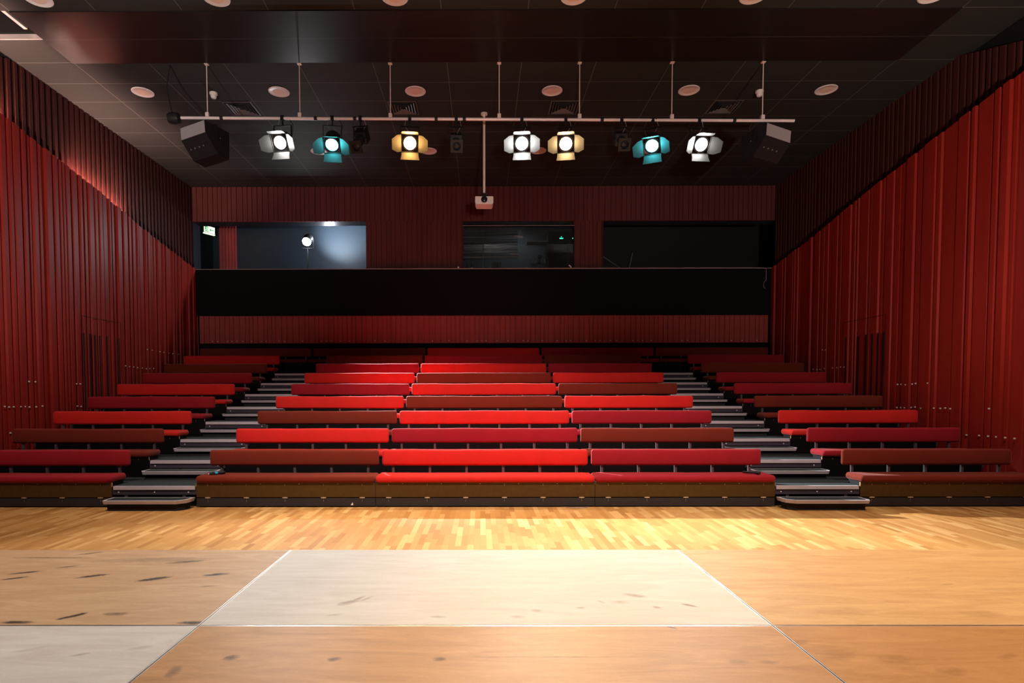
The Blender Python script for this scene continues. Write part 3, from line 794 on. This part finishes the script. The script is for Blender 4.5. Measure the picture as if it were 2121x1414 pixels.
speaker(5.06, -1, 'dark loudspeaker hung at the right end of the lighting pipe')

# ------------------------------------------------------------------ projector
t = thing('projector', 'white video projector hung on a long pole in the middle of the hall', 'projector', (.012, 12.6, 0))
mb = MB(); mb.tube([(0, .0, ZC), (0, 0, 5.83)], .026, 12); mb.lathe([(.07, ZC - .03), (.07, ZC)], 16, 'Z'); mb.build('pole', 'plastic_white', t, 40)
mb = MB(); mb.box(-.10, .10, -.10, .10, 5.765, 5.78); mb.box(-.03, .03, -.03, .03, 5.78, 5.85)
for sx in (-.09, .09): mb.box(sx - .008, sx + .008, -.08, .08, 5.735, 5.77)
mb.build('mount', 'steel_dark', t)
mb = MB(); pf = [(-.19, -.02), (-.165, -.06), (.165, -.06), (.19, -.02), (.19, .085), (.175, .10), (-.175, .10), (-.19, .085)]
mb.frustum([(x, -.16, 5.635 + z) for x, z in pf], [(x * .97, .17, 5.635 + z) for x, z in pf]); mb.box(-.188, .188, -.163, -.158, 5.612, 5.617)
mb.build('casing', 'plastic_white', t)
mb = MB(); mb.M = Matrix.Translation((.0, -.16, 5.67)); mb.lathe([(.066, .01), (.066, -.02), (.05, -.022), (.045, -.005)], 24); lr = mb.build('lens_ring', 'steel_dark', t, 40)
mb = MB(); mb.M = Matrix.Translation((.0, -.166, 5.67)); mb.lathe([(.046, .0), (.03, -.008), (.004, -.012)], 20); mb.build('lens', 'lens_dark', lr, 60)

# ------------------------------------------------------------------ ceiling fittings
RN = ['left wall', 'left side', 'left of the middle', 'right of the middle', 'right side', 'right wall']
for (yy, rn) in ((8.96, 'nearest the stage'), (11.68, 'above the pipe'), (14.50, 'behind the pipe')):
    for k in range(6):
        x = (k - 2.5) * 2.652
        t = thing('ceiling_speaker', 'round cream ceiling speaker, row %s, at the %s' % (rn, RN[k]), 'ceiling speaker', (x, yy, ZC), 0, 'round ceiling speakers')
        mb = MB(); mb.lathe([(.200, 0), (.200, -.008), (.185, -.014), (.178, -.010)], 32, 'Z'); mb.build('rim', 'plastic_white', t, 40)
        mb = MB(); mb.lathe([(.178, -.006), (.178, -.0095), (.002, -.011)], 32, 'Z'); mb.build('grille', 'speaker_cream', t, 40)
for x, sdn in ((-5.27, 'left'), (5.36, 'right')):
    t = thing('smoke_detector', 'small white smoke detector on the ceiling near the %s end of the pipe' % sdn, 'smoke detector', (x, 11.72, ZC), 0, 'smoke detectors')
    mb = MB(); mb.lathe([(.075, 0), (.075, -.03), (.066, -.04)], 20, 'Z'); mb.build('base', 'plastic_white', t, 40)
    mb = MB(); mb.lathe([(.055, -.04), (.058, -.075), (.045, -.10), (.02, -.112)], 20, 'Z'); mb.build('sensor_head', 'plastic_white', t, 40)
plain('vent_grey', (0.11, 0.10, 0.10), .45)
for x, nm in ((-4.97, 'far left'), (-1.645, 'left of the projector pole'), (1.645, 'right of the projector pole'), (4.93, 'far right')):
    t = thing('air_vent', 'square ceiling air vent with nested dark louvres, %s' % nm, 'air vent', (x, 12.35, ZC), 0, 'ceiling air vents')
    for q, nme in enumerate(['frame', 'louvre', 'louvre', 'louvre', 'louvre']):
        a = .29 - q * .055; mb = MB()
        o4 = [(-a, -a), (a, -a), (a, a), (-a, a)]; i4 = [(p[0] * (a - .022) / a, p[1] * (a - .022) / a) for p in o4]
        z0, z1 = (-.012, -.016) if q == 0 else (-.020, -.004)
        for e in range(4):
            f = (e + 1) % 4
            mb.frustum([o4[e] + (z0,), o4[f] + (z0,), i4[f] + (z1,), i4[e] + (z1,)], [o4[e] + (z0 + .003,), o4[f] + (z0 + .003,), i4[f] + (z1 + .003,), i4[e] + (z1 + .003,)])
        fr = mb.build(nme, 'vent_grey', t if q == 0 else fr0)
        if q == 0: fr0 = fr
    mb = MB(); mb.box(-.28, .28, -.28, .28, -.0025, -.001); mb.build('backing', 'black_void', t)

# ------------------------------------------------------------------ balcony things
t = thing('follow_spot', 'blazing white spotlight on a stand behind the balcony front', 'spotlight', (-5.146, 17.45, 4.05))
mb = MB(); mb.tube([(0, 0, .05), (0, 0, 1.86)], .018, 10); mb.build('stand_pole', 'lamp_black', t, 40)
for k in range(3):
    a = R(90 + 120 * k); mb = MB(); mb.tube([(0, 0, .45), (.3 * math.cos(a), .3 * math.sin(a), .012)], .012, 8); mb.build('leg', 'lamp_black', t)
mb = MB(); mb.box(-.17, .17, -.02, .02, 1.84, 1.855)
for s in (-1, 1): mb.box(s * .165 - .004, s * .165 + .004, -.02, .02, 1.84, 2.10)
mb.build('yoke', 'lamp_black', t)
Mb = Matrix.Translation((0, 0, 2.085)) @ Matrix.Rotation(R(36), 4, 'X')
mb = MB(); mb.M = Mb; mb.lathe([(.07, .2), (.12, .18), (.145, .1), (.145, -.12), (.15, -.13), (.125, -.13), (.12, -.11)], 24); mb.build('body', 'lamp_black', t, 35)
mb = MB(); mb.M = Mb; mb.lathe([(.122, -.112), (.09, -.128), (.004, -.136)], 24); mb.build('lens', 'lens_balcony', t, 60)
spot('follow_spot_beam', (-5.146, 17.27, 6.10), (-0.6, 12.4, 1.9), 40000, 39, 1.0, (.95, .96, 1), .1)
spot('balcony_wall_fill', (-5.05, 17.72, 6.2), (-4.5, 19.2, 6.85), 700, 76, 1.0, (.75, .90, 1), .05)  # added spot, separate from the lamp, for the glow on the balcony wall
l = bpy.data.lights.new('balcony_fill', 'POINT'); l.energy = 120; l.color = (.86, .88, 1); l.shadow_soft_size = .05  # added point light beside the lamp, brightening header, side and back walls
o = bpy.data.objects.new('balcony_fill', l); COL.objects.link(o); o.location = (-4.62, 17.95, 6.42)
t = thing('exit_sign', 'small glowing green and white exit sign over the balcony doorway', 'sign', (-8.62, 18.75, 6.80), R(60))
mb = MB(); mb.box(-.20, .20, .0, .05, -.115, .115); mb.build('housing', 'plastic_white', t)
mb = MB(); mb.box(-.185, .185, -.006, .0, -.09, .10)
pn = mb.build('panel', 'exit_white', t)
mb = MB()   # running figure, arrow and doorway
mb.box(-.16, -.03, -.010, -.0062, -.075, .085)
mb.build('green_field', 'exit_green', pn)
mb = MB(); mb.box(-.075, -.045, -.013, -.0102, -.06, .07)
mb.lathe([(.012, -.013), (.012, -.0102)], 10); mb.M = Matrix.Translation((-.115, 0, .05)); mb.lathe([(.013, -.013), (.013, -.0102)], 12)
mb.M = Matrix.Translation((-.115, 0, 0)) @ Matrix.Rotation(R(20), 4, 'Y'); mb.box(-.009, .009, -.013, -.0102, -.02, .035)
mb.M = Matrix.Translation((-.118, 0, -.02)) @ Matrix.Rotation(R(-35), 4, 'Y'); mb.box(-.007, .007, -.013, -.0102, -.045, .0)
mb.M = Matrix.Translation((-.118, 0, -.02)) @ Matrix.Rotation(R(50), 4, 'Y'); mb.box(-.007, .007, -.013, -.0102, -.045, .0)
mb.build('pictogram', 'exit_white', pn)
mb = MB(); mb.box(.02, .15, -.010, -.0062, -.012, .012); mb.prism([(.02, -.010), (.02, -.0062)], 0, 0) if False else None
mb.frustum([(-.005, -.010, .0), (.05, -.010, -.045), (.05, -.010, .045)], [(-.005, -.0062, .0), (.05, -.0062, -.045), (.05, -.0062, .045)])
mb.build('arrow', 'exit_green', pn)
mb = MB(); mb.box(-.19, .19, -.02, .05, -.145, -.118); mb.build('light_bar', 'exit_white', t)
mb = MB(); mb.tube([(0, .025, .115), (0, .025, ZC - 6.80)], .01, 6); mb.build('hanger', 'lamp_black', t)
# cable along the balcony top, tied at the right end
mb = MB(); rnd = random.Random(4)
pts = [(x / 4, 16.705, 5.146 + rnd.uniform(-.002, .006)) for x in range(-13, 31)] + [(7.88, 16.69, 5.14), (7.93, 16.685, 5.09), (7.93, 16.685, 4.80), (7.87, 16.68, 4.74), (7.86, 16.68, 4.62), (7.90, 16.68, 4.56)]
mb.tube(pts, .007, 6)
tag(mb.build('cable', 'pale_line', None, 40), 'thin pale cable lying along the balcony top and dropping at the right end', 'cable')
mb = MB(); mb.box(-.02, .02, -.02, .02, 0, .06); tag(mb.build('clip', 'clip_white', None, None, (-.70, 16.74, 5.14)), 'small white box on the balcony edge left of the booth window', 'box')
mb = MB(); mb.box(-.03, .03, -.02, .02, 0, .025); tag(mb.build('clip', 'clip_white', None, None, (-.32, 16.74, 5.14)), 'small flat white clip on the balcony edge under the booth window', 'clip')
mb = MB(); mb.tube([(0, 0, 0), (-.03, 0, .06), (-.07, 0, .09)], .018, 6); tag(mb.build('clip', 'clip_white', None, None, (2.48, 16.74, 5.15)), 'small bent white clip at the right corner of the booth window', 'clip')
# two thin rods in the dark right bay
for pa, lb in ((((3.46, 17.2, 5.58), (3.95, 17.25, 5.28)), 'thin pale rod sloping down beside the booth pier'), (((4.33, 17.25, 5.70), (4.24, 17.25, 5.28)), 'thin pale rod standing upright in the dark right bay')):
    mb = MB(); mb.tube([pa[0], (Vector(pa[0]) + Vector(pa[1])) / 2, pa[1], (pa[1][0] + (pa[1][0] - pa[0][0]) * .3, pa[1][1], 4.06)], .006, 6)
    tag(mb.build('rod', 'pale_line'), lb, 'rod')

# ------------------------------------------------------------------ control booth behind the glass
mb = MB(); mb.box(-3.2, 3.34, 19.05, 19.10, 4.05, ZC); struct(mb.build('wall_booth_back', 'booth_grey'))
t = thing('mixing_desk', 'dark control desk behind the booth window', 'desk', (.35, 17.7, 4.05))
mb = MB(); mb.box(-1.5, 1.5, -.35, .45, .98, 1.03); mb.build('desk_top', 'booth_grey', t)
mb = MB(); mb.frustum([(-.4, -.25, 1.03), (.6, -.25, 1.03), (.6, .35, 1.03), (-.4, .35, 1.03)], [(-.4, -.25, 1.06), (.6, -.25, 1.06), (.6, .35, 1.16), (-.4, .35, 1.16)]); mb.build('console', 'lamp_black', t)
for sx in (-1.4, 1.4): mb = MB(); mb.box(sx - .03, sx + .03, -.3, .4, 0, .98); mb.build('leg', 'steel_dark', t)
t = thing('desk_fan', 'round wire fan on the desk behind the booth window', 'fan', (1.67, 17.6, 5.08))
mb = MB(); mb.lathe([(.12, 0), (.12, .02), (.02, .04)], 16, 'Z'); mb.tube([(0, 0, .04), (0, 0, .30)], .012, 8); mb.build('stand', 'booth_pale', t)
mb = MB()
for rr in (.09, .17, .255): mb.tube([(rr * math.cos(R(a)), -.04, .42 + rr * math.sin(R(a))) for a in range(0, 361, 15)], .006, 5)
for a in range(0, 180, 30): mb.tube([(.25 * math.cos(R(a)), -.04, .42 + .25 * math.sin(R(a))), (-.25 * math.cos(R(a)), -.04, .42 - .25 * math.sin(R(a)))], .003, 4)
mb.build('guard', 'booth_pale', t)
for k in range(3):
    mb = MB(); mb.M = Matrix.Translation((0, 0, .42)) @ Matrix.Rotation(R(120 * k), 4, 'Y')
    mb.frustum([(-.02, -.012, .03), (.02, .008, .03), (.085, .02, .22), (-.05, -.02, .22)], [(-.02, -.008, .03), (.02, .012, .03), (.085, .024, .22), (-.05, -.016, .22)]); mb.build('blade', 'booth_grey', t)
mb = MB(); mb.M = Matrix.Translation((0, 0, .42)); mb.lathe([(.035, -.05), (.045, .0), (.04, .10)], 14); mb.build('motor', 'booth_grey', t)
t = thing('equipment_rack', 'tall equipment rack with green lights behind the booth window', 'rack', (2.42, 17.8, 4.05))
mb = MB(); mb.box(-.5, .5, -.2, .4, 0, 2.35); cb = mb.build('cabinet', 'lamp_black', t)
mb = MB(); mb.box(-1.1, -.5, -.1, .3, 2.08, 2.12); mb.build('shelf', 'booth_pale', t)
for k, (lx, lz, s) in enumerate(((-.11, 2.155, .018), (-.15, 2.155, .012), (-.07, 2.155, .012), (-.11, 2.20, .008), (.225, 2.155, .010), (.27, 2.155, .006))):
    mb = MB(); mb.box(lx - s, lx + s, -.21, -.20, lz - s * .7, lz + s * .7); mb.build('indicator_light', 'led_green', cb)
t = thing('window_blind', 'horizontal grey slats behind the left half of the booth window', 'blind', (.22, 17.55, 5.62))
for k in range(11):
    mb = MB(); mb.box(-.80, .80, -.015, .015, .075 * k, .075 * k + (.02 if k % 3 else .045)); mb.build('slat', 'booth_pale' if k % 4 == 0 else 'booth_grey', t)
for sx in (-.6, .6):
    mb = MB(); mb.tube([(sx, .02, -.02), (sx, .02, ZC - .02 - 5.62)], .003, 4); mb.build('cord', 'booth_pale', t)
for sx, lb in ((-.35, 'narrow pale upright panel at the left of the booth window'), (.43, 'narrow pale upright panel beside the blind in the booth window')):
    t = thing('booth_shelf', lb, 'panel', (sx, 17.75, 5.08)); mb = MB()
    for q in (-.09, -.04, .04, .09): mb.box(q - .008, q + .008, -.01, .01, 0, .50)
    mb.build('uprights', 'booth_pale', t); mb = MB(); mb.box(-.11, .11, .012, .02, .02, .48); mb.build('sheet', 'booth_grey', t)
spot('booth_fill', (1.2, 18.2, 7.2), (.9, 18.0, 5), 45, 150, .8, (.9, .95, 1), .2)  # added light without a fixture, lifting the grey of the booth

# ------------------------------------------------------------------ small things on the seats and floor
def mic(loc, rz, label, blue):
    t = thing('microphone', label, 'microphone', loc, rz)
    mb = MB(); mb.lathe([(.011, 0), (.016, .02), (.018, .15), (.020, .17)], 14, 'X'); hd = mb.build('handle', 'mic_black', t, 40)
    if blue: mb = MB(); mb.lathe([(.0205, .085), (.0205, .125)], 14, 'X'); mb.build('blue_ring', 'mic_blue', hd, 40)
    mb = MB(); mb.lathe([(.020, .17), (.026, .19), (.027, .21), (.020, .235), (.006, .242)], 14, 'X'); mb.build('head', 'steel_dark' if blue else 'mic_black', t, 50)
    if blue: mb = MB(); mb.lathe([(.012, -.006), (.012, .0)], 10, 'X'); mb.build('end_cap', 'clip_white', t)
mic((-3.985, 8.44, .483), R(48), 'black microphone with a blue ring lying on the front bench by the left aisle', True)
mic((3.77, 8.60, .484), R(-32), 'plain black microphone lying on the front bench by the right aisle', False)
mb = MB(); mb.tube([(1.16, 8.40, .006), (1.20, 8.365, .006), (1.27, 8.345, .006), (1.36, 8.345, .006), (1.43, 8.36, .006), (1.47, 8.40, .006)], .006, 6)
tag(mb.build('cable', 'pale_line', None, 40), 'short pale cable loop on the floor under the centre front bench', 'cable')
mb = MB(); mb.prism([(-.018, 0), (.02, 0), (.008, .042)], 0, .002)
o = mb.build('tape_scrap', 'tape_white'); o.location = (-1.92, 8.4295, .03); o.rotation_euler = (R(90), 0, 0)
tag(o, 'white triangular scrap of tape on the low dark panel of the left front bench', 'tape')
